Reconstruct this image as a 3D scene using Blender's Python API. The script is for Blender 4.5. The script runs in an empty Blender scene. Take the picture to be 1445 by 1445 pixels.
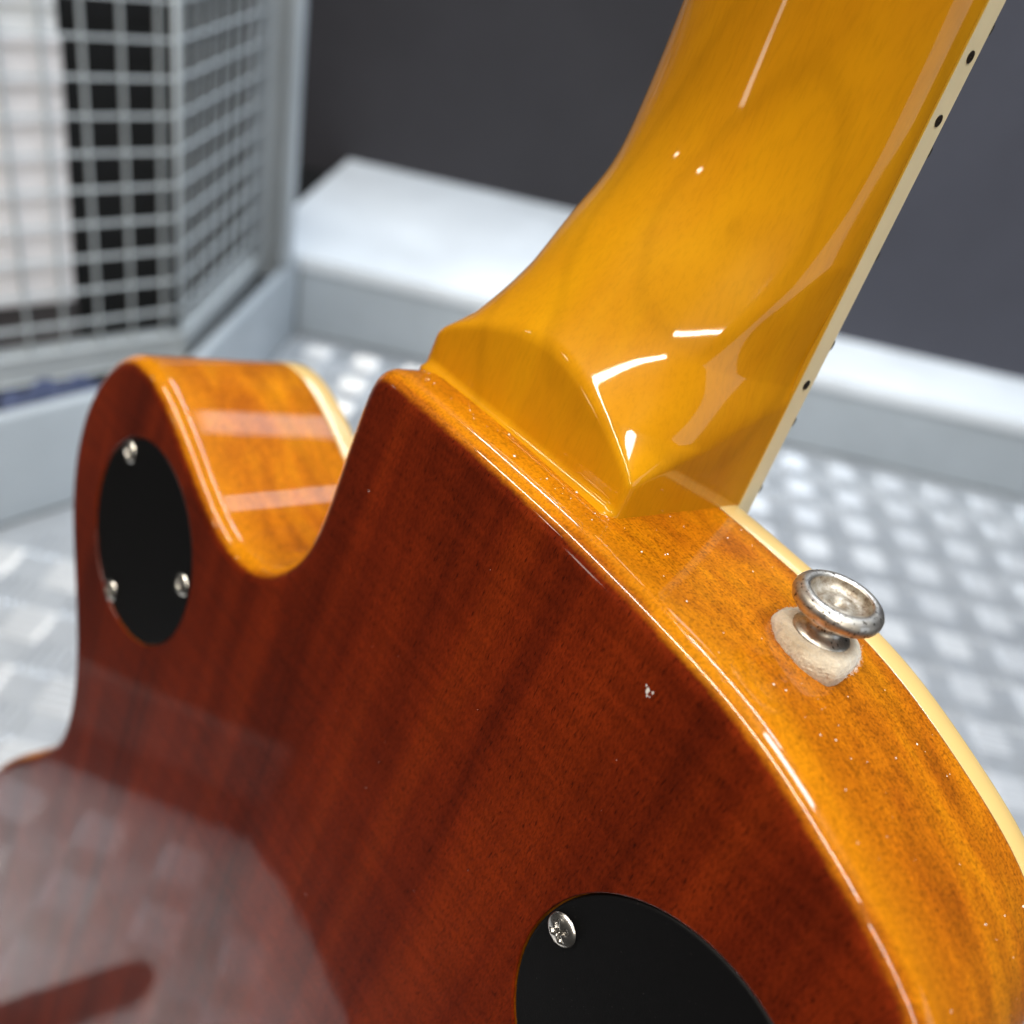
import bpy, bmesh, math, random
import numpy as np
from mathutils import Matrix, Vector
random.seed(7); rng = np.random.default_rng(7)
S = bpy.context.scene
COL = S.collection
R_ = math.radians
MM = 0.001
FLOOR = 441.0                    # guitar neck joint stands this many mm above the floor

# guitar axes (x across, y along the neck, z out of the back) expressed in the room
W = np.array([[0.73611971, 0.17075351, -0.65495878],
              [-0.6763118, 0.14692737, -0.72181348],
              [-0.02702081, 0.97429748, 0.22363875]])
# ------------------------------------------------------------------ camera
cam_d = bpy.data.cameras.new('camera'); cam = bpy.data.objects.new('camera', cam_d); COL.objects.link(cam)
RW = np.array([[0.974548706, 0.224174713, -0.000719447], [0.125591704, -0.543317454, 0.830080037], [0.185692065, -0.809043782, -0.557643806]])
CP = np.array([10.765, -138.307, 76.791 + FLOOR]) * MM
m = Matrix.Identity(4)
for i in range(3):
    m[i][0] = RW[i, 0]; m[i][1] = -RW[i, 1]; m[i][2] = -RW[i, 2]; m[i][3] = CP[i]
cam.matrix_world = m
cam_d.sensor_width = 36; cam_d.lens = 1333.99 / 1445 * 36
cam_d.clip_start = 0.005; cam_d.clip_end = 60
cam_d.dof.use_dof = True; cam_d.dof.focus_distance = 0.151; cam_d.dof.aperture_fstop = cam_d.lens / 3.0
S.camera = cam

# ------------------------------------------------------------------ light
w = bpy.data.worlds.new('World'); S.world = w; w.use_nodes = True
bg = w.node_tree.nodes['Background']; bg.inputs[0].default_value = (1.0, 0.96, 0.92, 1); bg.inputs[1].default_value = 0.04
S.view_settings.view_transform = 'Standard'; S.view_settings.look = 'None'; S.view_settings.gamma = 1; S.view_settings.exposure = 0.0

def tube_light(name, x, y, length, width, power, color, z=1700, ang=-45):
    l = bpy.data.lights.new(name, 'AREA'); l.shape = 'RECTANGLE'; l.size = length; l.size_y = width
    l.energy = power; l.color = color
    o = bpy.data.objects.new(name, l); COL.objects.link(o)
    o.location = (x * MM, y * MM, (z + FLOOR) * MM); o.rotation_euler = (0, 0, R_(ang))
    return o
WARM = (1.0, 0.93, 0.82); COOL = (0.80, 0.89, 1.0)
tube_light('ceiling_tube_lamp', -585, -565, 2.47, 0.08, 50, WARM)
tube_light('ceiling_tube_lamp', 1150, -2910, 2.97, 0.07, 60, WARM)
tube_light('small_spot_lamp', -2491, -620, 0.14, 0.14, 2.0, WARM)
tube_light('small_spot_lamp', -3400, 420, 0.14, 0.14, 2.0, WARM)
tube_light('ceiling_tube_lamp', 330, 1020, 2.0, 0.06, 42, COOL)
tube_light('ceiling_panel_lamp', 1050, 1980, 1.2, 0.30, 5.5, COOL, ang=42)
tube_light('ceiling_panel_lamp', 600, -260, 0.46, 0.46, 24, COOL)
side = tube_light('side_fill_lamp', 1900, -900, 1.3, 1.0, 5.5, COOL, z=350)  # fill light added to brighten the neck's right side
side.rotation_euler = (R_(82), 0, R_(64.6))
tube_light('far_panel_lamp', -7300, -2900, 3.4, 0.35, 32, WARM, ang=20)

# ------------------------------------------------------------------ helpers
def link(name, me, mat=None, parent=None, smooth=False):
    o = bpy.data.objects.new(name, me); COL.objects.link(o)
    if mat is not None and not me.materials: me.materials.append(mat)
    if parent is not None: o.parent = parent
    if smooth: me.polygons.foreach_set('use_smooth', [True] * len(me.polygons))
    return o
def tag(o, label=None, cat=None, group=None, kind=None):
    if label: o['label'] = label
    if cat: o['category'] = cat
    if group: o['group'] = group
    if kind: o['kind'] = kind
    return o
def empty(name, loc, label, cat):
    o = bpy.data.objects.new(name, None); COL.objects.link(o); o.location = loc; o.empty_display_size = .05
    return tag(o, label, cat)
def mesh(name, v, f):
    me = bpy.data.meshes.new(name); me.from_pydata([tuple(map(float, p)) for p in v], [], [tuple(map(int, q)) for q in f]); me.update(); return me
def wpt(x, y, z): return Vector((x * MM, y * MM, (z + FLOOR) * MM))
def box_mesh(name, x0, x1, y0, y1, z0, z1, bev=0.0, seg=2):
    bm = bmesh.new(); bmesh.ops.create_cube(bm, size=1)
    for v in bm.verts:
        v.co = Vector(((x0 + x1) / 2 + v.co.x * (x1 - x0), (y0 + y1) / 2 + v.co.y * (y1 - y0), (z0 + z1) / 2 + v.co.z * (z1 - z0)))
    if bev: bmesh.ops.bevel(bm, geom=list(bm.edges), offset=bev, segments=seg, affect='EDGES', profile=.5)
    me = bpy.data.meshes.new(name); bm.to_mesh(me); bm.free(); return me
def lathe(prof, n=48):
    v = []; f = []
    for r, z in prof:
        for k in range(n):
            a = 2 * math.pi * k / n; v.append((r * math.cos(a), r * math.sin(a), z))
    for i in range(len(prof) - 1):
        for k in range(n):
            k2 = (k + 1) % n; f.append((i * n + k, i * n + k2, (i + 1) * n + k2, (i + 1) * n + k))
    return v, f

# ------------------------------------------------------------------ materials
class NT:
    def __init__(s, name):
        s.m = bpy.data.materials.new(name); s.m.use_nodes = True; s.t = s.m.node_tree
        s.b = s.t.nodes['Principled BSDF']
        s.co = s.t.nodes.new('ShaderNodeTexCoord').outputs['Object']
    def set(s, **k):
        for a, b in k.items(): s.b.inputs[a.replace('_', ' ')].default_value = b
    def L(s, a, b): s.t.links.new(a, b)
    def n(s, ty, **k):
        x = s.t.nodes.new(ty)
        for a, b in k.items(): setattr(x, a, b)
        return x
    def mapv(s, scale, rot=(0, 0, 0), loc=(0, 0, 0), src=None):
        x = s.n('ShaderNodeMapping'); x.inputs['Scale'].default_value = scale; x.inputs['Rotation'].default_value = rot; x.inputs['Location'].default_value = loc
        s.L(src or s.co, x.inputs['Vector']); return x.outputs[0]
    def noise(s, vec, scale=1, detail=3, rough=.5, dist=0):
        x = s.n('ShaderNodeTexNoise'); x.inputs['Scale'].default_value = scale; x.inputs['Detail'].default_value = detail
        x.inputs['Roughness'].default_value = rough; x.inputs['Distortion'].default_value = dist; s.L(vec, x.inputs['Vector']); return x.outputs['Fac']
    def ramp(s, fac, stops, interp='LINEAR'):
        x = s.n('ShaderNodeValToRGB'); x.color_ramp.interpolation = interp; e = x.color_ramp.elements
        while len(e) < len(stops): e.new(0.5)
        for q, (p, c) in zip(e, stops):
            q.position = p; q.color = (c, c, c, 1) if isinstance(c, (int, float)) else (*c, 1)
        s.L(fac, x.inputs[0]); return x.outputs[0]
    def mix(s, fac, a, b, mode='MIX'):
        x = s.n('ShaderNodeMix', data_type='RGBA', blend_type=mode)
        for sock, v in ((x.inputs[0], fac), (x.inputs[6], a), (x.inputs[7], b)):
            if isinstance(v, (int, float)): sock.default_value = v
            elif isinstance(v, tuple): sock.default_value = (*v, 1)
            else: s.L(v, sock)
        return x.outputs[2]
    def math(s, op, a, b=0.0, c=0.0):
        x = s.n('ShaderNodeMath', operation=op)
        for sock, v in zip(x.inputs, (a, b, c)):
            if isinstance(v, (int, float)): sock.default_value = v
            else: s.L(v, sock)
        return x.outputs[0]
    def sep(s):
        x = s.n('ShaderNodeSeparateXYZ'); s.L(s.co, x.inputs[0]); return x.outputs
    def bump(s, h, strength, dist, inp='Normal'):
        x = s.n('ShaderNodeBump'); x.inputs['Strength'].default_value = strength; x.inputs['Distance'].default_value = dist
        s.L(h, x.inputs['Height']); s.L(x.outputs[0], s.b.inputs[inp])
def simple(name, col, rough=.5, metal=0, **k):
    t = NT(name); t.set(Base_Color=(*col, 1), Roughness=rough, Metallic=metal, **k); return t
def coat(t, rough=.035, peel=True):
    t.set(Roughness=.30, Specular_IOR_Level=.05, Coat_Weight=1.0, Coat_Roughness=rough, Coat_IOR=1.40)
    if peel:
        h = t.noise(t.mapv((1, 1, 1)), 120, 1); t.bump(h, .05, .0003, 'Coat Normal')

def mat_body():
    t = NT('stained_mahogany'); X, Y, Z = t.sep()
    # ribbon figure along the neck axis
    warp = t.noise(t.mapv((22, 9, 22)), 1, 2)
    rib = t.noise(t.mapv((75, 4, 75)), 1, 2, .5, .4)
    rib2 = t.noise(t.mapv((330, 14, 330), loc=(3, 1, 0)), 1, 3, .6, .3)
    pore = t.noise(t.mapv((2400, 420, 2400)), 1, 2, .6)
    fine = t.noise(t.mapv((2200, 900, 2200), rot=(0, 0, .5)), 1, 3, .65)
    blot = t.noise(t.mapv((30, 18, 30), loc=(.4, .2, 0)), 1, 3, .6)
    cross = t.noise(t.mapv((35, 420, 35), rot=(0, 0, .08)), 1, 2, .5, .3)
    base = t.ramp(rib, [(.30, (.070, .0062, .0016)), (.43, (.110, .0103, .0020)), (.54, (.158, .0155, .0025)), (.68, (.21, .0235, .003))])
    base = t.mix(.3, base, t.ramp(rib2, [(.3, (.06, .0062, .0016)), (.7, (.20, .023, .003))]))
    base = t.mix(.5, base, t.ramp(blot, [(.3, .62), (.7, 1.28)]), 'MULTIPLY')
    base = t.mix(.45, base, t.ramp(cross, [(.35, .72), (.65, 1.2)]), 'MULTIPLY')
    base = t.mix(.8, base, t.ramp(fine, [(.3, .55), (.5, 1.0), (.75, 1.4)]), 'MULTIPLY')
    base = t.mix(.85, base, t.ramp(pore, [(.30, .3), (.41, 1.0)]), 'MULTIPLY')
    # amber sides
    g1 = t.noise(t.mapv((60, 60, 950)), 1, 4, .6, .5)
    g2 = t.noise(t.mapv((700, 700, 2400)), 1, 3, .65)
    g3 = t.noise(t.mapv((28, 28, 60), loc=(2, 5, 1)), 1, 3, .6, .6)
    g4 = t.noise(t.mapv((2300, 2300, 1500)), 1, 2, .6)
    g5 = t.noise(t.mapv((14, 14, 210), loc=(0, 3, 2)), 1, 2, .5, .3)
    sd = t.ramp(g3, [(.3, (.27, .062, .002)), (.5, (.42, .118, .002)), (.7, (.56, .19, .002))])
    sd = t.mix(.4, sd, t.ramp(g1, [(.3, .70), (.5, 1.0), (.7, 1.18)]), 'MULTIPLY')
    sd = t.mix(.75, sd, t.ramp(g2, [(.3, .5), (.5, 1.0), (.75, 1.25)]), 'MULTIPLY')
    sd = t.mix(.85, sd, t.ramp(g4, [(.32, .5), (.5, 1.0), (.75, 1.22)]), 'MULTIPLY')
    sd = t.mix(.42, sd, t.ramp(g5, [(.32, .66), (.5, 1.0), (.66, 1.3)]), 'MULTIPLY')
    # paler stain next to the back edge
    dz = t.math('MULTIPLY', Z, -1000.0)
    dz2 = t.math('ADD', dz, t.math('MULTIPLY', t.math('SUBTRACT', g3, .5), 8.0))
    pale = t.ramp(t.math('DIVIDE', dz2, 16.0), [(.05, .0), (.12, .85), (.34, .55), (.75, 0)])
    sd = t.mix(t.math('MULTIPLY', pale, .55), sd, t.mix(.8, (.60, .22, .004), t.ramp(g4, [(.3, .65), (.7, 1.15)]), 'MULTIPLY'))
    # where the red back ends
    edge = t.math('ADD', dz, t.math('MULTIPLY', t.math('SUBTRACT', t.noise(t.mapv((320, 320, 320)), 1, 4, .7), .5), .55))
    msk = t.ramp(t.math('DIVIDE', edge, 2.0), [(.18, 0), (.46, 1)])
    t.L(t.mix(msk, base, sd), t.b.inputs['Base Color'])
    coat(t)
    return t.m
def mat_neck():
    t = NT('amber_maple')
    fl = t.noise(t.mapv((60, 18, 60), rot=(0, 0, .25)), 1, 3, .5, .8)
    wv = t.n('ShaderNodeTexWave', wave_type='RINGS', rings_direction='SPHERICAL'); wv.inputs['Scale'].default_value = 1.0
    wv.inputs['Distortion'].default_value = 3.2; wv.inputs['Detail'].default_value = 3; wv.inputs['Detail Scale'].default_value = 1.1
    t.L(t.mapv((26, 13, 26), rot=(0, 0, .3), loc=(-.15, -.62, .75)), wv.inputs['Vector'])
    fk = t.noise(t.mapv((1500, 260, 1500), rot=(.2, 0, .12)), 1, 3, .6)
    big = t.noise(t.mapv((26, 20, 26), loc=(1, 2, 3)), 1, 3, .6, .4)
    c = t.ramp(fl, [(.25, (.49, .187, .003)), (.45, (.53, .215, .003)), (.62, (.56, .238, .003)), (.8, (.60, .265, .003))])
    c = t.mix(.34, c, t.ramp(wv.outputs['Fac'], [(.0, .70), (.10, .93), (.3, 1.0), (1, 1.03)]), 'MULTIPLY')
    c = t.mix(.5, c, t.ramp(big, [(.3, .78), (.7, 1.15)]), 'MULTIPLY')
    c = t.mix(.28, c, t.ramp(fk, [(.3, .72), (.5, 1.0), (.75, 1.12)]), 'MULTIPLY')
    t.L(c, t.b.inputs['Base Color']); coat(t, .04)
    return t.m
def mat_cream(name, col):
    t = NT(name); n = t.noise(t.mapv((60, 60, 60)), 1, 3)
    t.L(t.mix(.5, col, t.ramp(n, [(.3, .86), (.7, 1.06)]), 'MULTIPLY'), t.b.inputs['Base Color'])
    t.set(Roughness=.4, Coat_Weight=.8, Coat_Roughness=.05, Subsurface_Weight=.05); return t.m
def mat_plate():
    t = NT('black_plastic'); n = t.noise(t.mapv((1, 1, 1)), 2600, 2, .7); d = t.noise(t.mapv((1, 1, 1)), 1800, 1)
    t.L(t.mix(t.ramp(d, [(.74, 0), (.80, .5)]), (.004, .004, .0045), (.07, .066, .06)), t.b.inputs['Base Color'])
    t.set(Roughness=.5, Specular_IOR_Level=.18); t.bump(n, .35, .0001); return t.m
def mat_nickel():
    t = NT('worn_nickel'); n = t.noise(t.mapv((1, 1, 1)), 420, 4, .7); s = t.noise(t.mapv((1, 1, 1)), 1500, 2, .6)
    c = t.mix(t.ramp(n, [(.42, 0), (.62, 1)]), (.62, .58, .53), (.42, .38, .32))
    c = t.mix(t.ramp(s, [(.60, 0), (.67, 1)]), c, (.09, .075, .06))
    t.L(c, t.b.inputs['Base Color']); t.set(Metallic=1.0)
    t.L(t.ramp(n, [(.3, .30), (.7, .55)]), t.b.inputs['Roughness']); t.bump(n, .18, .0002); return t.m
def mat_pit():
    t = NT('tarnished_metal'); n = t.noise(t.mapv((1, 1, 1)), 700, 4, .75)
    t.L(t.ramp(n, [(.33, (.16, .10, .06)), (.5, (.36, .31, .24)), (.7, (.56, .52, .45))]), t.b.inputs['Base Color'])
    t.set(Metallic=.7, Roughness=.5); t.bump(n, .3, .0002); return t.m
def mat_screw():
    t = NT('nickel_screw'); n = t.noise(t.mapv((1, 1, 1)), 900, 3)
    t.L(t.ramp(n, [(.3, (.55, .52, .48)), (.7, (.80, .77, .72))]), t.b.inputs['Base Color']); t.set(Metallic=1, Roughness=.27); return t.m
def mat_felt():
    t = NT('cream_felt'); n = t.noise(t.mapv((1, 1, 1)), 1100, 5, .75); b = t.noise(t.mapv((1, 1, 1)), 240, 3)
    c = t.mix(t.ramp(b, [(.35, 0), (.7, 1)]), (.80, .69, .52), (.64, .52, .36))
    t.L(t.mix(.5, c, t.ramp(n, [(.3, .6), (.7, 1.2)]), 'MULTIPLY'), t.b.inputs['Base Color'])
    t.set(Roughness=1, Specular_IOR_Level=.1, Sheen_Weight=.6, Sheen_Roughness=.5); t.bump(n, .9, .0006); return t.m
def mat_paint(name, col, rough=.42, scale=1):
    t = NT(name); n = t.noise(t.mapv((1, 1, 1)), 9 * scale, 5, .6); s = t.noise(t.mapv((1, 1, 1)), 70 * scale, 4, .7)
    c = t.mix(.6, col, t.ramp(n, [(.3, .82), (.7, 1.1)]), 'MULTIPLY')
    c = t.mix(t.ramp(s, [(.68, 0), (.78, .35)]), c, (col[0] * .45, col[1] * .42, col[2] * .4))
    t.L(c, t.b.inputs['Base Color']); t.set(Roughness=rough); t.bump(s, .05, .001); return t.m
def mat_alu():
    t = NT('aluminium_tread_plate'); n = t.noise(t.mapv((1, 1, 1)), 14, 5, .65); s = t.noise(t.mapv((40, 260, 40), rot=(0, 0, .6)), 1, 4, .6)
    c = t.mix(t.ramp(n, [(.3, 0), (.7, 1)]), (.45, .47, .495), (.56, .575, .59))
    c = t.mix(.35, c, t.ramp(s, [(.3, .7), (.7, 1.1)]), 'MULTIPLY')
    t.L(c, t.b.inputs['Base Color']); t.set(Metallic=.55); t.L(t.ramp(s, [(.3, .30), (.7, .50)]), t.b.inputs['Roughness']); return t.m
def mat_lug():
    t = NT('lit_tread'); n = t.noise(t.mapv((1, 1, 1)), 60, 4, .65)
    t.L(t.mix(t.ramp(n, [(.3, 0), (.7, 1)]), (.64, .66, .68), (.76, .77, .78)), t.b.inputs['Base Color']); oi = t.n('ShaderNodeObjectInfo'); t.L(t.mix(t.ramp(oi.outputs['Random'], [(0, .0), (1, .6)]), t.b.inputs['Base Color'].links[0].from_socket, (.50, .52, .55)), t.b.inputs['Base Color']); t.set(Metallic=.45, Roughness=.36); return t.m
def mat_dark(name, col):
    t = NT(name); n = t.noise(t.mapv((1, 1, 1)), 5, 4, .6); s = t.noise(t.mapv((1, 1, 1)), 260, 2)
    c = t.mix(.6, col, t.ramp(n, [(.3, .8), (.7, 1.15)]), 'MULTIPLY'); c = t.mix(.3, c, t.ramp(s, [(.3, .8), (.7, 1.2)]), 'MULTIPLY')
    t.L(c, t.b.inputs['Base Color']); t.set(Roughness=.7, Specular_IOR_Level=.3); return t.m

M_BODY = mat_body(); M_NECK = mat_neck()
M_BIND = mat_cream('cream_binding', (.66, .43, .15)); M_FBIND = mat_cream('pale_cream_binding', (.84, .68, .41))
M_PLATE = mat_plate(); M_NICKEL = mat_nickel(); M_PIT = mat_pit(); M_SCREW = mat_screw(); M_FELT = mat_felt()
M_RAIL = mat_paint('grey_painted_steel', (.40, .44, .47)); M_LEDGE = mat_paint('lit_top_paint', (.80, .84, .87)); M_CAGE = mat_paint('grey_coated_wire', (.50, .535, .545), .5)  # ledge lighter, rails darker: overhead light and shade put into the paint
M_ALU = mat_alu(); M_LUG = mat_lug(); M_WALL = mat_dark('charcoal_board', (.038, .036, .041)); M_PANEL = mat_dark('charcoal_panel', (.066, .067, .084))
M_BLACK = mat_dark('black_fabric', (.006, .006, .006)); M_CARD = mat_paint('white_card', (.86, .82, .81), .7)
M_CARD2 = mat_paint('white_paper', (.88, .88, .87), .7); M_BLUE = mat_dark('slate_blue_cloth', (.06, .075, .14))
M_ROSE = mat_dark('rosewood', (.03, .014, .009)); M_DOT = simple('dark_inlay', (.018, .012, .008), .3).m
M_CHIP = simple('bare_lacquer_chip', (.75, .70, .66), .6).m; M_DUST = simple('pale_dust', (.80, .76, .70), .9).m

# ================================================================== the setting
# floor plate, polygon inside the rails, near left corner cut to a shadow's curve
POLY = [(655, 912), (-298, 912), (-298, 580), (-455, 355), (-455, -70), (-432, -95), (-402, -118), (-372, -140), (-335, -162), (-290, -175), (655, -175)]
fl = link('floor', mesh('floor', [wpt(x, y, -441) for x, y in reversed(POLY)], [range(len(POLY))]), M_ALU); tag(fl, kind='structure')
def lug_mesh():
    v = []; f = []
    for k in range(5):
        y = (k - 2) * 6.9; L = (16.0, 17.0, 17.5, 17.0, 16.0)[k]; wd = 2.8
        o = len(v)
        ring = [(-L, 0), (-L * .8, -wd), (L * .8, -wd), (L, 0), (L * .8, wd), (-L * .8, wd)]
        v += [(x * MM, (y + q) * MM, 0) for x, q in ring]
        v += [(x * .86 * MM, (y + q * .45) * MM, 1.7 * MM) for x, q in ring]
        for i in range(6): j = (i + 1) % 6; f.append((o + i, o + j, o + 6 + j, o + 6 + i))
        f.append(tuple(o + 6 + i for i in range(6)))
    return mesh('tread_lug', v, f)
LUG = lug_mesh(); LUG.materials.append(M_LUG); LUGB = LUG.copy(); LUGB.materials[0] = M_ALU  # brighter colour stands in for light caught by one bar direction
def project(p):
    q = (np.array(p) - CP) @ RW
    return (722.5 + 1334 * q[0] / q[2], 722.5 + 1334 * q[1] / q[2], q[2]) if q[2] > 0 else (-1e6, 0, 0)
def inside(x, y):
    if x > 635 or x < -430 or y > 890 or y < -150: return False
    if x < -300 and y < -175 + (-300 - x) * .85: return False
    if x < -270 and y > 560: return False
    if x < -280 - 0 and (y - 355) > (x + 455 - 30) * 225 / 157: return False
    return True
lugs = []
for i in range(-20, 14):
    for j in range(-26, 10):
        for h in (0, 1):
            x = 441 + (i + .5 * h) * 58.3; y = 464 + (j + .5 * h) * 58.3
            if inside(x, y):
                px, py, d = project((x * MM, y * MM, 0))
                lugs.append((not (-30 < px < 1475 and -30 < py < 1475), d, x, y, h))
lugs.sort()
rest_v = []; rest_f = []
lv = [v.co.copy() for v in LUG.vertices]; lf = [tuple(p.vertices) for p in LUG.polygons]
for k, (out, d, x, y, h) in enumerate(lugs):
    if k < 300 and not out:
        o = link('tread_lug', LUGB if h else LUG, None, fl); o.location = (x * MM, y * MM, 0); o.rotation_euler.z = h * math.pi / 2
    else:
        b = len(rest_v); Rz = Matrix.Rotation(h * math.pi / 2, 3, 'Z')
        rest_v += [tuple(Rz @ c + Vector((x * MM, y * MM, 0))) for c in lv]; rest_f += [tuple(b + i for i in q) for q in lf]
if rest_v:
    o = link('tread_pattern', mesh('tread_pattern', rest_v, rest_f), M_LUG, fl); tag(o, kind='stuff')

wl = link('wall', box_mesh('wall', -1.6, 1.8, 1.340, 1.400, 0, 1.3), M_WALL); tag(wl, kind='structure')

# dark panel standing on the ledge at the right
pn = empty('dark_panel', wpt(600, 1060, -346), 'charcoal board standing upright on the pale ledge behind the guitar neck', 'panel')
o = link('board', box_mesh('board', -.40, .55, -.012, .012, .0005, .60, .002), M_PANEL, pn)

# steel frame: rails round the tread plate, ledge and corner post
fr = empty('steel_frame', wpt(-298, 912, -441), 'grey painted steel frame of rails and corner post around the tread plate', 'frame')
FB = np.array([-298, 912])
def rail(name, a, b, th, h, side, z0=0, ext0=0, ext1=0):
    a = np.array(a, float); b = np.array(b, float); d = (b - a) / np.linalg.norm(b - a); n = np.array([-d[1], d[0]]) * side
    L = np.linalg.norm(b - a)
    me = box_mesh(name, -ext0 * MM, (L + ext1) * MM, 0, th * MM, z0 * MM, h * MM, .004, 3)
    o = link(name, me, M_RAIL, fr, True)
    ang = math.atan2(d[1], d[0])
    if side < 0:
        for v in me.vertices: v.co.y *= -1
        me.flip_normals()
    p = a - FB; o.location = (p[0] * MM, p[1] * MM, 0); o.rotation_euler.z = ang
    return o
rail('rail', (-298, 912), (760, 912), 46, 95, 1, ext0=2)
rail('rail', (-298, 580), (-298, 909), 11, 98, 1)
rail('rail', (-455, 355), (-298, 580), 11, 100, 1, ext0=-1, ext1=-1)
sbd = rail('side_board', (-463, -70), (-463, 340), 8, 75, 1, z0=0.5)
sbd.data.materials[0] = mat_dark('dark_grey_board', (.13, .115, .105))
o = link('shelf_mat', mesh('shelf_mat', [((x + 298) * MM, (y - 912) * MM, .074) for x, y in [(-312, 912), (-312, 590), (-470, 362), (-1000, 362), (-1000, 1330), (-312, 1330)]], [(5, 4, 3, 2, 1, 0)]), M_BLACK, fr)
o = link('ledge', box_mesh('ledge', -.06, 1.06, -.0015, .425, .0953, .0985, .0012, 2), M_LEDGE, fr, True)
# lip along the front edge of the ledge
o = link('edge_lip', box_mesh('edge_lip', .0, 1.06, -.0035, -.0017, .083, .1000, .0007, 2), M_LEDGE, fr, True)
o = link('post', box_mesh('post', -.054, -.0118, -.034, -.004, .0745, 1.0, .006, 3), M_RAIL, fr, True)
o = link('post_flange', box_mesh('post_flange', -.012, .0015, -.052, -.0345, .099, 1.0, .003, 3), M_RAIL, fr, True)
o = link('shadow_gap_strip', box_mesh('shadow_gap_strip', -.165, -.158, -.98, -.56, .0005, .026), M_BLACK, fr)  # black strip put in for the shadow gap at the board's foot

# crate of flat grid bars at the left
bk = empty('wire_basket', wpt(-330, 651, -364), 'grey square mesh basket with pale boxes inside, left behind the guitar horn', 'basket')
def grid_face(d, n, length, up, depth):
    """d along the face, n inward; a vertical bar and a horizontal bar are shared meshes"""
    ang = math.atan2(d[1], d[0]); cross = d[0] * n[1] - d[1] * n[0]; sg = 1 if cross > 0 else -1
    H = up
    vb = box_mesh('vertical_bar', -.0009, .0009, 0.0003 * sg, depth * sg, .024, H, .0005, 1)
    hb = box_mesh('horizontal_bar', 0, length, 0, (depth - .0004) * sg, -.0009, .0009, .0005, 1)
    for me in (vb, hb):
        me.materials.append(M_CAGE)
    k = 1
    while k * .0295 < length:
        o = link('vertical_bar', vb, None, bk); o.location = (d[0] * (k * .0295 - .0135), d[1] * (k * .0295 - .0135), 0); o.rotation_euler.z = ang; k += 1
    k = 0
    z = .048
    while z < H:
        o = link('horizontal_bar', hb, None, bk); o.location = (0, 0, z); o.rotation_euler.z = ang; z += .0285
    fb = link('bottom_frame', box_mesh('bottom_frame', 0, length, -.003 * sg, .018 * sg, 0, .024, .002, 2), M_CAGE, bk); fb.rotation_euler.z = ang
    return ang
grid_face(np.array([-.659, -.752]), np.array([-.752, .659]), .36, .46, .0034)
grid_face(np.array([-.03, .9995]), np.array([-.9995, -.03]), .225, .46, .0036)
v, f = lathe([(.0001, .0), (.0026, .0), (.0026, .46), (.0001, .46)], 16)
o = link('corner_post', mesh('corner_post', v, f), M_CAGE, bk, True); o.location = (-.002, -.001, 0)
o = link('base_tray', mesh('base_tray', [(0.002 - .01, 0, .004), (-.24, -.275, .004), (-.42, -.12, .004), (-.24, .22, .004), (-.02, .22, .004)], [(0, 4, 3, 2, 1)]), M_CAGE, bk)
# contents
d2 = np.array([-.659, -.752]); n2 = np.array([-.752, .659])
def in_basket(name, s0, s1, q0, q1, z0, z1, mat, label, tilt=0):
    """a box standing inside the basket: s along the mesh front, q inwards"""
    c = np.array([-335, 645]) + d2 * s0 + n2 * q0
    e = empty(name, wpt(c[0], c[1], z0), label, 'box')
    o = link('carton', box_mesh('carton', 0, (s1 - s0) * MM, -(q1 - q0) * MM, 0, 0, (z1 - z0) * MM, .001, 2), mat, e)
    e.rotation_euler = (0, tilt, math.atan2(d2[1], d2[0]))
    return e
bb = empty('dark_infill', wpt(-330, 651, -363), 'black case added to keep the inside of the mesh basket dark', 'case')  # block added so the shaded inside of the basket stays black
foot = [(-14, 6), (-14 - 56, -50), (-70 - 34, -18), (-235, -165), (-330, -80), (-215, 205), (-24, 205)]
V = [(x * MM, y * MM, z) for z in (.004, .44) for x, y in foot]; n = len(foot)
F = [tuple(range(n)), tuple(reversed(range(n, 2 * n)))] + [(i, n + i, n + (i + 1) % n, (i + 1) % n) for i in range(n)]
link('shell', mesh('shell', V, F), M_BLACK, bb)
in_basket('white_carton', 83, 300, 10, 60, -300, -92, M_CARD, 'pale carton with slanted right edge behind the basket mesh', -.02)
in_basket('paper_box', 80, 300, 12, 60, -90, 60, M_CARD2, 'whiter box stacked on top of the pale carton in the basket')
in_basket('low_box', 78, 300, 20, 60, -359, -302, mat_dark('dark_card', (.10, .09, .09)), 'dull grey box under the pale carton in the basket')
# cloth in the gap under the basket
bl = empty('blue_cloth', wpt(-352, 560, -367), 'slate blue folded cloth in the dark gap between rail and mesh basket', 'cloth')
def cloth():
    v = []; f = []; nx, ny = 24, 12
    for i in range(nx):
        for j in range(ny):
            x = i / (nx - 1) * .09; y = j / (ny - 1) * .06
            v.append((-x * .659 - y * .3, -x * .752 + y * .26, .001 + .016 * math.sin(math.pi * i / (nx - 1)) ** .5 * math.sin(math.pi * j / (ny - 1)) ** .5 + .004 * math.sin(x * 200 + y * 90)))
    for i in range(nx - 1):
        for j in range(ny - 1): f.append((i * ny + j, i * ny + j + 1, (i + 1) * ny + j + 1, (i + 1) * ny + j))
    return mesh('fold', v, f)
link('fold', cloth(), M_BLUE, bl, True)

# padded foot lying on the plate, mirrored in the back of the guitar
sf = empty('stand_foot', wpt(-303, -41, -441), 'black padded bar with rounded end lying on the tread plate beside the guitar', 'stand')
v, f = lathe([(.0001, -.011), (.004, -.0102), (.0075, -.008), (.010, -.0045), (.011, 0), (.011, .13), (.0001, .13)], 28)
o = link('padded_bar', mesh('padded_bar', v, f), M_BLACK, sf, True); o.rotation_euler = (R_(90), 0, R_(135)); o.location = (.012, .012, .0115)

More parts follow.
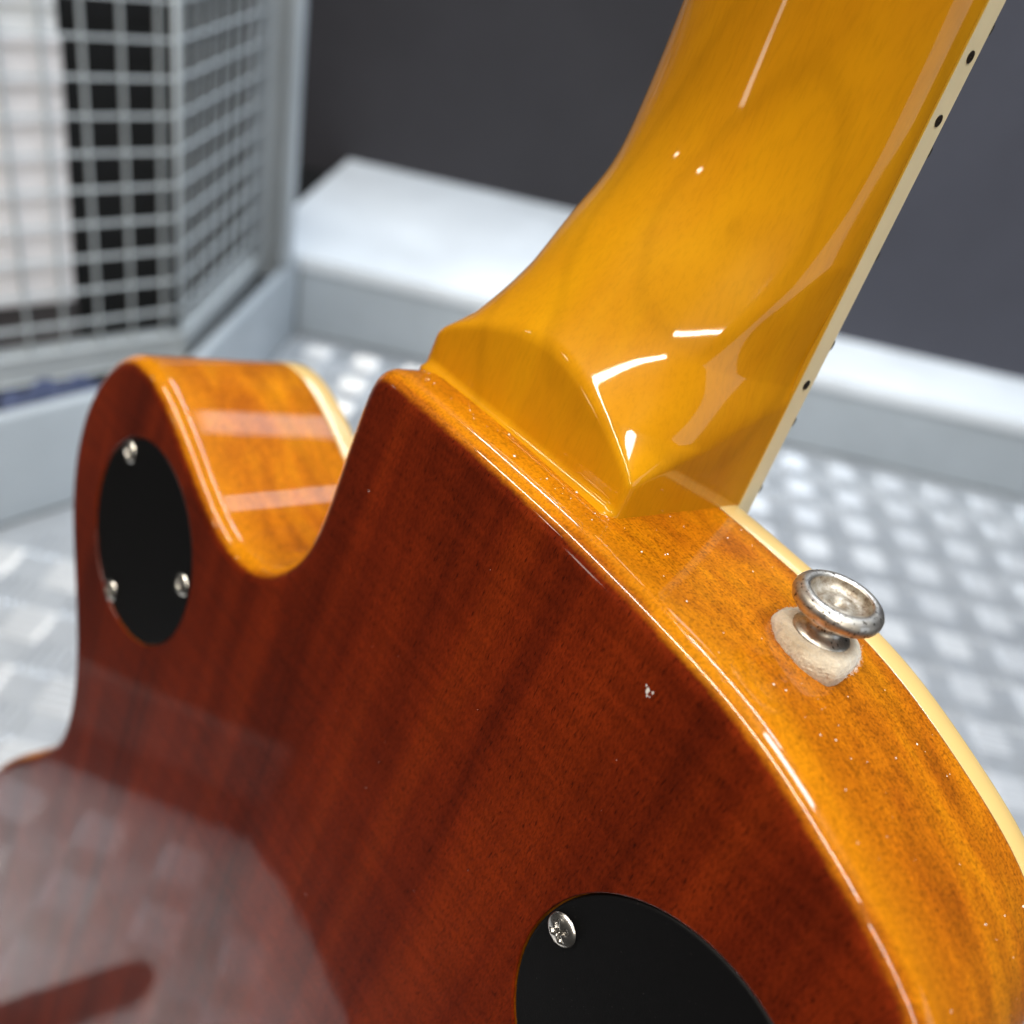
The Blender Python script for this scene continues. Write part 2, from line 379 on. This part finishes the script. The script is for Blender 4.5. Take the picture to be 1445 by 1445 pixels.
# ================================================================== the guitar
BASE = np.array([20.0, -441.0, -40.0])
bw = W @ BASE * MM
gt = bpy.data.objects.new('electric_guitar', None); COL.objects.link(gt); gt.empty_display_size = .1
Mg = Matrix([[*W[0], bw[0]], [*W[1], bw[1]], [*W[2], bw[2] + FLOOR * MM], [0, 0, 0, 1]]); gt.matrix_world = Mg
tag(gt, 'glossy amber and red single cutaway electric guitar seen from behind, standing on tread plate', 'guitar')
def part(name, me, mat, parent=None, smooth=True):
    o = link(name, me, mat, parent or gt, smooth)
    if parent is None: o.location = tuple(-BASE * MM)
    return o
OUT = [(-28.2, -31), (-28.3, -23), (-28.1, -14), (-27.7, -8), (-26.6, -4.7), (-24.3, -2.9), (-20, -2.35), (-10, -2.3), (0, -2.3), (12, -2.5), (26, -2.9), (35, -3.6), (46, -4.5), (54, -5.4), (61.4, -6.4), (68.7, -7.9), (76, -10.4), (83.2, -13.3), (90.1, -16.1), (96.3, -18.9), (102, -22.6),
       (108, -28), (113, -36), (116.5, -48), (118, -62), (116, -80), (111, -100), (105, -120), (101, -140), (100, -158), (103, -178), (112, -200), (126, -225), (142, -255), (154, -285), (160, -315), (158, -345), (148, -375), (128, -403), (100, -423), (65, -435.5), (30, -440.5), (0, -441.5), (-30, -440.5), (-65, -435.5), (-100, -423), (-130, -402), (-152, -370), (-165, -335), (-168, -300), (-164, -262), (-152, -232), (-138.7, -212.4), (-122, -193), (-111.3, -179), (-107.9, -167.2), (-108.1, -156.5), (-110.7, -146), (-115.2, -136.1), (-120.4, -126.6), (-127, -115.5), (-131.6, -107), (-135.3, -97.2), (-137, -86.3), (-136.3, -76), (-133.2, -66), (-127.5, -56), (-120.5, -48.8), (-112.5, -45.6), (-104.5, -45.2), (-97, -46.8), (-89, -49.8), (-81, -53.2), (-75, -56.3), (-69, -59.2), (-62, -61.9), (-54, -63.5), (-47.3, -63.3), (-41, -61.2), (-35.8, -57.3), (-31.6, -52), (-29, -46), (-28.2, -39)]
def catmull(pts, step):
    P = np.array(pts, float); n = len(P); out = []
    for i in range(n):
        p0, p1, p2, p3 = P[i - 1], P[i], P[(i + 1) % n], P[(i + 2) % n]
        k = max(2, int(np.linalg.norm(p2 - p1) / step))
        for q in range(k):
            t = q / k; out.append(.5 * (2 * p1 + (p2 - p0) * t + (2 * p0 - 5 * p1 + 4 * p2 - p3) * t * t + (3 * p1 - p0 - 3 * p2 + p3) * t ** 3))
    return np.array(out)
O = catmull(OUT, 1.3)
_c = np.hypot(O[:, 0] + 26, O[:, 1] + 5)
_w = np.clip((_c - 7) / 10, 0, 1)[:, None]
for it in range(40):
    A_ = (np.roll(O, 1, 0) + 2 * O + np.roll(O, -1, 0)) / 4
    O = A_ if it < 2 else O * (1 - _w) + A_ * _w
Tn = np.roll(O, -1, 0) - np.roll(O, 1, 0); Tn /= np.linalg.norm(Tn, axis=1)[:, None]
Nn = np.stack([-Tn[:, 1], Tn[:, 0]], 1)        # traversed clockwise seen from the back: outward is the left side
for _ in range(2):
    Nn = (np.roll(Nn, 1, 0) + 2 * Nn + np.roll(Nn, -1, 0)); Nn /= np.linalg.norm(Nn, axis=1)[:, None]
NO = len(O)
RND = 4.5; ZB = -44.0
HORN = (-89.9, -88.1); TOG = (81.5, -65.8); PR = 27.0
def body_mesh():
    prof = [(RND * (1 - math.sin(a)), -RND * (1 - math.cos(a)), a) for a in np.linspace(0, math.pi / 2, 11)]
    prof += [(0, z, math.pi / 2) for z in (-8, -14, -20, -26, -32, -38, ZB)]
    V = []; N = []; F = []
    for ins, z, a in prof:
        P = O - Nn * ins
        for k in range(NO):
            V.append((P[k, 0] * MM, P[k, 1] * MM, z * MM)); N.append((Nn[k, 0] * math.sin(a), Nn[k, 1] * math.sin(a), math.cos(a)))
    for i in range(len(prof) - 1):
        for k in range(NO):
            k2 = (k + 1) % NO; F.append((i * NO + k, i * NO + k2, (i + 1) * NO + k2, (i + 1) * NO + k))
    # back face with two round rebates
    bm = bmesh.new(); ring = [bm.verts.new(V[k]) for k in range(NO)]
    for k in range(NO): bm.edges.new((ring[k], ring[(k + 1) % NO]))
    holes = []
    for c in (HORN, TOG):
        h = [bm.verts.new(((c[0] + (PR + .4) * math.cos(2 * math.pi * k / 96)) * MM, (c[1] + (PR + .4) * math.sin(2 * math.pi * k / 96)) * MM, 0)) for k in range(96)]
        for k in range(96): bm.edges.new((h[k], h[(k + 1) % 96]))
        holes.append(h)
    bmesh.ops.triangle_fill(bm, edges=list(bm.edges), use_beauty=True, use_dissolve=False)
    bm.verts.index_update(); off = []
    idx = {}
    for k, v in enumerate(ring): idx[v] = k
    for h in holes:
        for v in h: idx[v] = len(V); V.append(tuple(v.co)); N.append((0, 0, 1))
    for f_ in bm.faces:
        q = [idx[v] for v in f_.verts]
        if f_.normal.z < 0: q.reverse()
        F.append(tuple(q))
    bm.free()
    # rebate walls
    for c in (HORN, TOG):
        b = len(V); prf = ((PR + .4, 0, 5), (PR + .22, -.06, 32), (PR + .08, -.2, 60), (PR, -.4, 86), (PR, -1.6, 90))
        for r, z, nt in prf:
            for k in range(96):
                a = 2 * math.pi * k / 96; st, ct = math.sin(R_(nt)), math.cos(R_(nt))
                V.append(((c[0] + r * math.cos(a)) * MM, (c[1] + r * math.sin(a)) * MM, z * MM)); N.append((-math.cos(a) * st, -math.sin(a) * st, ct))
        for q in range(len(prf) - 1):
            for k in range(96): k2 = (k + 1) % 96; F.append((b + q * 96 + k, b + (q + 1) * 96 + k, b + (q + 1) * 96 + k2, b + q * 96 + k2)[::-1])
        b2 = len(V)
        for k in range(96):
            a = 2 * math.pi * k / 96; V.append(((c[0] + PR * math.cos(a)) * MM, (c[1] + PR * math.sin(a)) * MM, -1.6 * MM)); N.append((0, 0, 1))
        F.append(tuple(b2 + k for k in range(96)))
    me = mesh('body', V, F); me.polygons.foreach_set('use_smooth', [True] * len(me.polygons))
    me.normals_split_custom_set_from_vertices([Vector(n).normalized() for n in N]); return me
part('body', body_mesh(), M_BODY, smooth=False)

def ring_strip(name, prof):
    V = []; F = []; n = len(prof)
    for off, z in prof:
        P = O + Nn * off
        V += [(P[k, 0] * MM, P[k, 1] * MM, z * MM) for k in range(NO)]
    for i in range(n):
        j = (i + 1) % n
        for k in range(NO): k2 = (k + 1) % NO; F.append((i * NO + k, i * NO + k2, j * NO + k2, j * NO + k))
    return mesh(name, V, F)
part('body_binding', ring_strip('body_binding', [(-1.6, ZB - .02), (-.05, ZB - .02), (.12, ZB - .25), (.12, -50.0), (-.1, -50.7), (-.6, -51.0), (-1.6, -51.0)]), M_BIND)
# dark glue line between wood and binding
part('binding_seam', ring_strip('binding_seam', [(-.6, ZB + .12), (.03, ZB + .12), (.03, ZB - .10), (-.6, ZB - .10)]), simple('seam_shade', (.16, .07, .01), .5).m)
def top_mesh():
    bm = bmesh.new(); P = O - Nn * 1.5
    vs = [bm.verts.new((p[0] * MM, p[1] * MM, -50.9 * MM)) for p in P]
    for k in range(NO): bm.edges.new((vs[k], vs[(k + 1) % NO]))
    bmesh.ops.triangle_fill(bm, edges=list(bm.edges), use_beauty=True)
    for f_ in bm.faces:
        if f_.normal.z > 0: f_.normal_flip()
    me = bpy.data.meshes.new('top'); bm.to_mesh(me); bm.free(); return me
part('top', top_mesh(), M_NECK, smooth=False)

# ---- neck with carved heel
TA = math.tan(R_(4.5))
kY = np.array([-10, 0, 5, 9.7, 14.5, 20, 26, 33, 42, 52, 65, 90., 110])
kD = np.array([60.0, 50.0, 45.0, 40.92, 37.24, 33.52, 29.95, 26.08, 21.5, 17.9, 16.3, 16.5, 16.4])
kat = np.array([70.0, 62.0, 53.09, 45.73, 40.16, 35.78, 32.62, 29.65, 26.65, 26.2, 25.95, 25.51, 25.3])
kab = np.array([70.0, 55.0, 47.2, 40.73, 34.85, 29.99, 27.74, 27.11, 26.43, 26.09, 25.95, 25.51, 25.3])
def smooth_tab(v):
    n = len(kY); hh = np.diff(kY); A = np.eye(n); b = np.zeros(n); G = np.linspace(-10, 110, 961)
    for i in range(1, n - 1):
        A[i, i - 1] = hh[i - 1]; A[i, i] = 2 * (hh[i - 1] + hh[i]); A[i, i + 1] = hh[i]; b[i] = 6 * ((v[i + 1] - v[i]) / hh[i] - (v[i] - v[i - 1]) / hh[i - 1])
    Mm = np.linalg.solve(A, b); i = np.clip(np.searchsorted(kY, G) - 1, 0, n - 2); x0 = kY[i]; x1 = kY[i + 1]; H = x1 - x0
    y = (Mm[i] * (x1 - G) ** 3 + Mm[i + 1] * (G - x0) ** 3) / (6 * H) + (v[i] / H - Mm[i] * H / 6) * (x1 - G) + (v[i + 1] / H - Mm[i + 1] * H / 6) * (G - x0)
    ker = np.hanning(35)[1:-1]; ker /= ker.sum(); h = len(ker) // 2
    y2 = np.convolve(np.pad(y, h, mode='edge'), ker, 'valid'); y2[:h] = y[:h]; y2[-h:] = y[-h:]
    return lambda q: float(np.interp(q, G, y2)) if q < 110 else float(v[-1] * (1 - (q - 110) * .00055))
fD, fat, fab = smooth_tab(kD), smooth_tab(kat), smooth_tab(kab)
def hwid(Y): return 26.8 - .0155 * Y
def zfb(Y): return -50.4 + Y * TA
HEELZ = -12.0
def softmin(a, b, r):
    h = max(r - abs(a - b), 0) / r
    return min(a, b) - h * h * r * .25
def smax(a, b, r):
    h = np.maximum(r - np.abs(a - b), 0) / r
    return np.maximum(a, b) + h * h * r * .25
def neck_mesh():
    ys = list(np.arange(-9, 1.6, .35)) + list(np.arange(1.6, 52, .33)) + list(np.arange(52, 112, 2)) + list(np.arange(112, 381, 9)) + [381]
    th = np.linspace(0, math.pi, 150); V = []; F = []; n = len(th)
    for Y in ys:
        h = hwid(Y); z0 = zfb(Y); D = fD(Y); ab_ = max(fab(Y), h + .05); at_ = max(fat(Y), h + .05)
        rs = 9.0 * min(1, max(0, (44 - Y) / 22)) * min(1, max(.12, (Y - 1) / 9)) + .6
        def val(x, z):
            a = np.where(x > 0, ab_, at_); q = np.clip(1 - (x / a) ** 2, 1e-3, None)
            arch = z0 + D * np.sqrt(q); sl = D * np.abs(x) / (a * a * np.sqrt(q))
            f1 = (z - arch) / np.sqrt(1 + sl * sl); f2 = np.abs(x) - h
            return smax(smax(f1, f2, rs), z - HEELZ, 1.0)
        lo = np.full(n, 2.0); hi = np.full(n, 75.0)
        for _ in range(32):
            mid = (lo + hi) / 2; o_ = val(mid * np.cos(th), z0 + mid * np.sin(th)) > 0
            hi = np.where(o_, mid, hi); lo = np.where(o_, lo, mid)
        x = lo * np.cos(th); z = z0 + lo * np.sin(th)
        q = np.maximum(Y + 2.6 + .00035 * np.maximum(x, 0) ** 2, 0)
        fil = np.where((q < 2.0) & (np.abs(x) < h - .5), 2.0 - np.sqrt(np.maximum(4.0 - (2.0 - q) ** 2, 0)), 0)   # lacquer fillet against the body side
        z = z + fil * np.clip((z - z0) / 20, 0, 1)
        V += [(a * MM, Y * MM, b * MM) for a, b in zip(x, z)]
    for i in range(len(ys) - 1):
        for k in range(n - 1): F.append((i * n + k, i * n + k + 1, (i + 1) * n + k + 1, (i + 1) * n + k))
        F.append((i * n + n - 1, i * n, (i + 1) * n, (i + 1) * n + n - 1))
    F.append(tuple(range(n))); F.append(tuple((len(ys) - 1) * n + k for k in reversed(range(n))))
    me = mesh('neck', V, F)
    bm = bmesh.new(); bm.from_mesh(me); bmesh.ops.recalc_face_normals(bm, faces=bm.faces); bm.to_mesh(me); bm.free(); return me
nk = part('neck', neck_mesh(), M_NECK)
def slab(name, y0, y1, xin, xout, zb, zt, n=24, bev=0):
    """a strip following the fretboard's taper; x measured from the edge; z from the fretboard's back"""
    V = []; F = []
    for k in range(n + 1):
        Y = y0 + (y1 - y0) * k / n; h = hwid(Y); z = zfb(Y)
        sec = [(xin(h), z - zb), (xout(h), z - zb), (xout(h), z - zt + .5), (xout(h) - math.copysign(.5, xout(h)), z - zt), (xin(h), z - zt)]
        V += [(x * MM, Y * MM, q * MM) for x, q in sec]
    m_ = 5
    for k in range(n):
        for i in range(m_): j = (i + 1) % m_; F.append((k * m_ + i, (k + 1) * m_ + i, (k + 1) * m_ + j, k * m_ + j))
    F.append(tuple(range(m_))); F.append(tuple(n * m_ + i for i in reversed(range(m_))))
    me = mesh(name, V, F); bm = bmesh.new(); bm.from_mesh(me); bmesh.ops.recalc_face_normals(bm, faces=bm.faces); bm.to_mesh(me); bm.free(); return me
fb = part('fretboard', slab('fretboard', -74, 378, lambda h: -(h - 1.6), lambda h: h - 1.6, .02, 6.0), M_ROSE, smooth=False)
for s in (1, -1):
    o = link('fretboard_binding', slab('fretboard_binding', -74, 378, lambda h, s=s: s * (h - 1.58), lambda h, s=s: s * (h + .10), .45, 6.05), M_FBIND, fb)
    o2 = link('glue_line', slab('glue_line', -3, 378, lambda h, s=s: s * (h - 1.5), lambda h, s=s: s * (h + .06), -.12, .95), simple('yellow_lacquer', (.62, .33, .02), .3).m, fb)
for n in range(1, 23):
    Y = 378.8 - 628 * (1 - 2 ** (-n / 12)); h = hwid(Y); z = zfb(Y) - 6.0
    V = []; F = []
    for sx in (-1, 1):
        for a in np.linspace(0, math.pi, 7): V.append((sx * (h - .3) * MM, (Y + 1.2 * math.cos(a)) * MM, (z - 1.1 * math.sin(a)) * MM))
    for i in range(6): F.append((i, i + 1, 8 + i, 7 + i))
    F += [tuple(range(7)), tuple(reversed(range(7, 14)))]
    link('fret', mesh('fret', V, F), M_SCREW, fb)
DV, DF = lathe([(.0001, .0006), (.95 * MM, .0006), (.95 * MM, -.0006)], 20)
DOT = mesh('side_dot', DV, DF); DOT.materials.append(M_DOT)
for Y in (78.8, 69.3, 22.8, 146.5 - 14, 176):
    o = link('side_dot', DOT, None, fb)
    o.location = ((hwid(Y) + .10 - .0005 * 1000 + .02) * MM, Y * MM, (zfb(Y) - 3.2) * MM); o.rotation_euler = (0, math.pi / 2, 0)
# headstock beyond the frame
hs = []
for sx, sy in ((21, 381), (22, 395), (35, 415), (41, 480), (38, 545), (28, 566), (12, 560), (0, 556)): hs.append((sx, sy))
hs = hs + [(-x, y) for x, y in reversed(hs[:-1])]
V = [(x * MM, y * MM, (zfb(381) + 1 + (y - 381) * .36 + dz) * MM) for dz in (0, 14) for x, y in hs]; n = len(hs)
F = [tuple(range(n - 1, -1, -1)), tuple(range(n, 2 * n))] + [(i, (i + 1) % n, n + (i + 1) % n, n + i) for i in range(n)]
me = mesh('headstock', V, F); bm = bmesh.new(); bm.from_mesh(me); bmesh.ops.recalc_face_normals(bm, faces=bm.faces); bm.to_mesh(me); bm.free()
part('headstock', me, M_NECK, smooth=False)

# ---- round cover plates with pan-head screws
def plate_mesh():
    v, f = lathe([(.0001, 0), (26.2 * MM, 0), (26.5 * MM, -.1 * MM), (26.65 * MM, -.3 * MM), (26.7 * MM, -1.2 * MM)], 96)
    f = [q[::-1] for q in f]; return mesh('cover_plate', v, f)
def screw_mesh(r=2.9, hgt=1.25, ang=.6):
    V = []; F = []; nr, na = 22, 48
    for i in range(nr + 1):
        q = i / nr
        for k in range(na):
            a = 2 * math.pi * k / na; x, y = r * q * math.cos(a), r * q * math.sin(a)
            z = hgt * math.sqrt(max(1 - (q * .985) ** 2.2, 0)) + .02
            xa, ya = x * math.cos(ang) + y * math.sin(ang), -x * math.sin(ang) + y * math.cos(ang)
            arm = min(max(abs(xa) / .34, abs(ya) / 1.5), max(abs(ya) / .34, abs(xa) / 1.5))
            if arm < 1.25: z -= .85 * min(1, (1.25 - arm) / .3)
            V.append((x * MM, y * MM, z * MM))
    for i in range(nr):
        for k in range(na): k2 = (k + 1) % na; F.append((i * na + k, (i + 1) * na + k, (i + 1) * na + k2, i * na + k2))
    return mesh('screw', V, F)
PL = plate_mesh(); PL.materials.append(M_PLATE); PL.polygons.foreach_set('use_smooth', [False] * len(PL.polygons))
SC = screw_mesh(); SC.materials.append(M_SCREW); SC.polygons.foreach_set('use_smooth', [True] * len(SC.polygons))
def cover(c, angs, label):
    p = link('cover_plate', PL, None, gt); p.location = tuple((np.array([c[0], c[1], -.22]) - BASE) * MM); p['label'] = label
    for a in angs:
        s_ = link('screw', SC, None, p); s_.location = (23.45 * MM * math.cos(a), 23.45 * MM * math.sin(a), .0001); s_.rotation_euler.z = a * 1.7
cover(HORN, [2.2509 + k * 2 * math.pi / 3 for k in range(3)], 'black round cover with three screws in the cutaway horn')
def img_ang(c, px):   # direction of the one visible screw on the other cover
    v = RW @ np.array([(px[0] - 722.5) / 1334, (px[1] - 722.5) / 1334, 1.0]); cp = np.array([10.765, -138.307, 76.791])
    vg = W.T @ v; cg = W.T @ cp; t = -cg[2] / vg[2]; P = cg + vg * t
    return math.atan2(P[1] - c[1], P[0] - c[0])
a0 = img_ang(TOG, (797.5, 1319))
cover(TOG, [a0 + k * 2 * math.pi / 3 for k in range(3)], 'black round cover with one screw showing near the bass shoulder')

# ---- strap button with felt washer
SP = np.array([59.6, -6.15, -27.0]); k = int(np.argmin(np.linalg.norm(O - SP[:2], axis=1))); SP[:2] = O[k]; SN = np.array([*Nn[k], 0])
def frame_at(P, N, tilt=(0, 0)):
    z = Vector(N).normalized(); x = Vector((0, 0, 1)).cross(z).normalized(); y = z.cross(x)
    Mx = Matrix((x, y, z)).transposed().to_4x4(); Mx.translation = Vector((P - BASE) * MM)
    return Mx @ Matrix.Rotation(tilt[0], 4, 'X') @ Matrix.Rotation(tilt[1], 4, 'Y')
def polar_smooth(prof, n=64): v, f = lathe([(r * MM, z * MM) for r, z in prof], n); return v, [q for q in f]
_fp = [(6.6, -.8), (6.9, .3), (7.05, 1.2), (6.95, 2.2), (6.5, 3.1), (5.7, 3.6), (4.2, 3.75), (.01, 3.75)]
_t = np.linspace(0, len(_fp) - 1, 40); _fp = [(float(np.interp(q, range(len(_fp)), [a for a, b in _fp])), float(np.interp(q, range(len(_fp)), [b for a, b in _fp]))) for q in _t]
fv, ff = polar_smooth(_fp, 200)
fv = [np.array(p) for p in fv]
for i, p in enumerate(fv):
    a = math.atan2(p[1], p[0]); k = 1 + .035 * math.sin(3 * a + 1) + .02 * math.sin(7 * a) + .012 * math.sin(17 * a + 2) + rng.normal(0, .006)
    if abs(a - 2.55) < .38: k += .10 * math.cos((a - 2.55) / .38 * math.pi / 2)     # frayed lobe
    p[:2] *= k; p[2] += rng.normal(0, .035) * MM
fe = bpy.data.objects.new('strap_button', None)   # the button moves with the guitar: a part with its own pieces
bp = [(5.0, 3.3), (5.05, 3.65), (4.8, 4.0), (4.1, 4.4), (3.35, 4.8), (3.0, 5.3), (2.95, 5.9), (3.2, 6.6), (4.2, 7.25), (5.7, 7.65), (6.9, 8.0), (7.45, 8.5), (7.7, 9.2), (7.65, 9.9), (7.3, 10.5), (6.7, 10.95), (6.0, 11.1), (5.45, 11.0), (5.25, 10.7)]
bp = [(r * .925, z) for r, z in bp]; v, f = polar_smooth(bp)
sb = link('strap_button', mesh('strap_button', v, f), M_NICKEL, gt, True); sb.matrix_local = frame_at(SP, SN, (-.14, .17))
bpy.data.objects.remove(fe)
v, f = polar_smooth([(4.87, 10.75), (4.75, 10.1), (4.5, 9.55), (3.7, 9.25), (2.9, 9.2), (2.7, 9.45), (2.2, 9.6), (1.3, 9.5), (.9, 8.9), (.5, 8.6), (.01, 8.55)])
link('screw_recess', mesh('screw_recess', v, f), M_PIT, sb, True)
fw = link('felt_washer', mesh('felt_washer', [tuple(p) for p in fv], ff), M_FELT, sb, True)
# loose felt fibres
V = []; F = []
def fibre(p0, d0, L, r, bend):
    n = 5; p = np.array(p0, float); d = np.array(d0, float); b = len(V)
    for i in range(n):
        t1 = np.cross(d, [0, 0, 1.0]); t1 /= np.linalg.norm(t1) + 1e-9; t2 = np.cross(d, t1)
        for a in (0, 2.094, 4.189): V.append(tuple((p + (t1 * math.cos(a) + t2 * math.sin(a)) * r) * MM))
        p = p + d * L / (n - 1); d = d + bend; d /= np.linalg.norm(d)
    for i in range(n - 1):
        for k in range(3): k2 = (k + 1) % 3; F.append((b + i * 3 + k, b + i * 3 + k2, b + (i + 1) * 3 + k2, b + (i + 1) * 3 + k))
for _ in range(900):
    a = rng.uniform(0, 2 * math.pi); z = rng.uniform(.8, 3.5); rr = 6.9 if z < 2.3 else 6.2
    d = np.array([math.cos(a), math.sin(a), rng.normal(0, .6)]) + rng.normal(0, .5, 3); d /= np.linalg.norm(d)
    fibre((rr * math.cos(a), rr * math.sin(a), max(z, .05)), d, rng.uniform(.2, .85), .016, rng.normal(0, .25, 3))
for a, L in ((-.6, 4.5), (-.9, 3.5), (-1.3, 5.0), (-.3, 3.0), (-1.9, 2.6), (.4, 2.2)):
    fibre((7 * math.cos(a), 7 * math.sin(a), .1), (math.cos(a + .5), math.sin(a + .5), .0), L, .02, (rng.normal(0, .25), rng.normal(0, .25), 0))
o = link('felt_fibres', mesh('felt_fibres', V, F), M_DUST, sb); tag(o, kind='stuff')

# ---- small wear: a chip in the lacquer and dust on the shoulder
def img_back(px, z=0.0):
    v = RW @ np.array([(px[0] - 722.5) / 1334, (px[1] - 722.5) / 1334, 1.0]); cp = np.array([10.765, -138.307, 76.791])
    vg = W.T @ v; cg = W.T @ cp; return cg + vg * (z - cg[2]) / vg[2]
c = img_back((915, 975)); V = []; F = []
for (dx, dy, r) in ((0, 0, .42), (.72, .25, .25), (-.62, .45, .2), (.15, -.72, .22), (.6, -.6, .14)):
    b = len(V); n = 9
    for k in range(n):
        a = 2 * math.pi * k / n; q = r * rng.uniform(.35, 1.15); V.append(((c[0] + dx + q * math.cos(a)) * MM, (c[1] + dy + q * 1.3 * math.sin(a)) * MM, .00004))
    F.append(tuple(range(b, b + n)))
part('lacquer_chip', mesh('lacquer_chip', V, F), M_CHIP, smooth=False)
V = []; F = []
def speck(P, N, r):
    b = len(V); t1 = np.cross(N, [.3, .2, 1.0]); t1 /= np.linalg.norm(t1); t2 = np.cross(N, t1)
    for k in range(5):
        a = 2 * math.pi * k / 5; q = r * rng.uniform(.6, 1.3); V.append(tuple((P + t1 * q * math.cos(a) + t2 * q * math.sin(a)) * MM))
    V.append(tuple((P + N * r * .8) * MM))
    for k in range(5): F.append((b + k, b + (k + 1) % 5, b + 5))
kk = [k for k in range(NO) if (O[k, 0] > 28 and O[k, 1] > -60) or (-25 < O[k, 0] < 28 and O[k, 1] > -8)]
for _ in range(120):
    k = kk[rng.integers(len(kk))]; z = rng.uniform(-43, -5)
    if -26 < O[k, 0] < 27 and z < -11: z = rng.uniform(-11, -5)
    speck(np.array([O[k, 0], O[k, 1], z]), np.array([Nn[k, 0], Nn[k, 1], 0]), min(.05 + rng.exponential(.06), .28))
for _ in range(25):
    speck(np.array([rng.uniform(-20, 95), rng.uniform(-120, -15), 0]), np.array([0, 0, 1.0]), min(.03 + rng.exponential(.03), .12))
o = part('dust', mesh('dust', V, F), M_DUST, smooth=False); tag(o, kind='stuff')
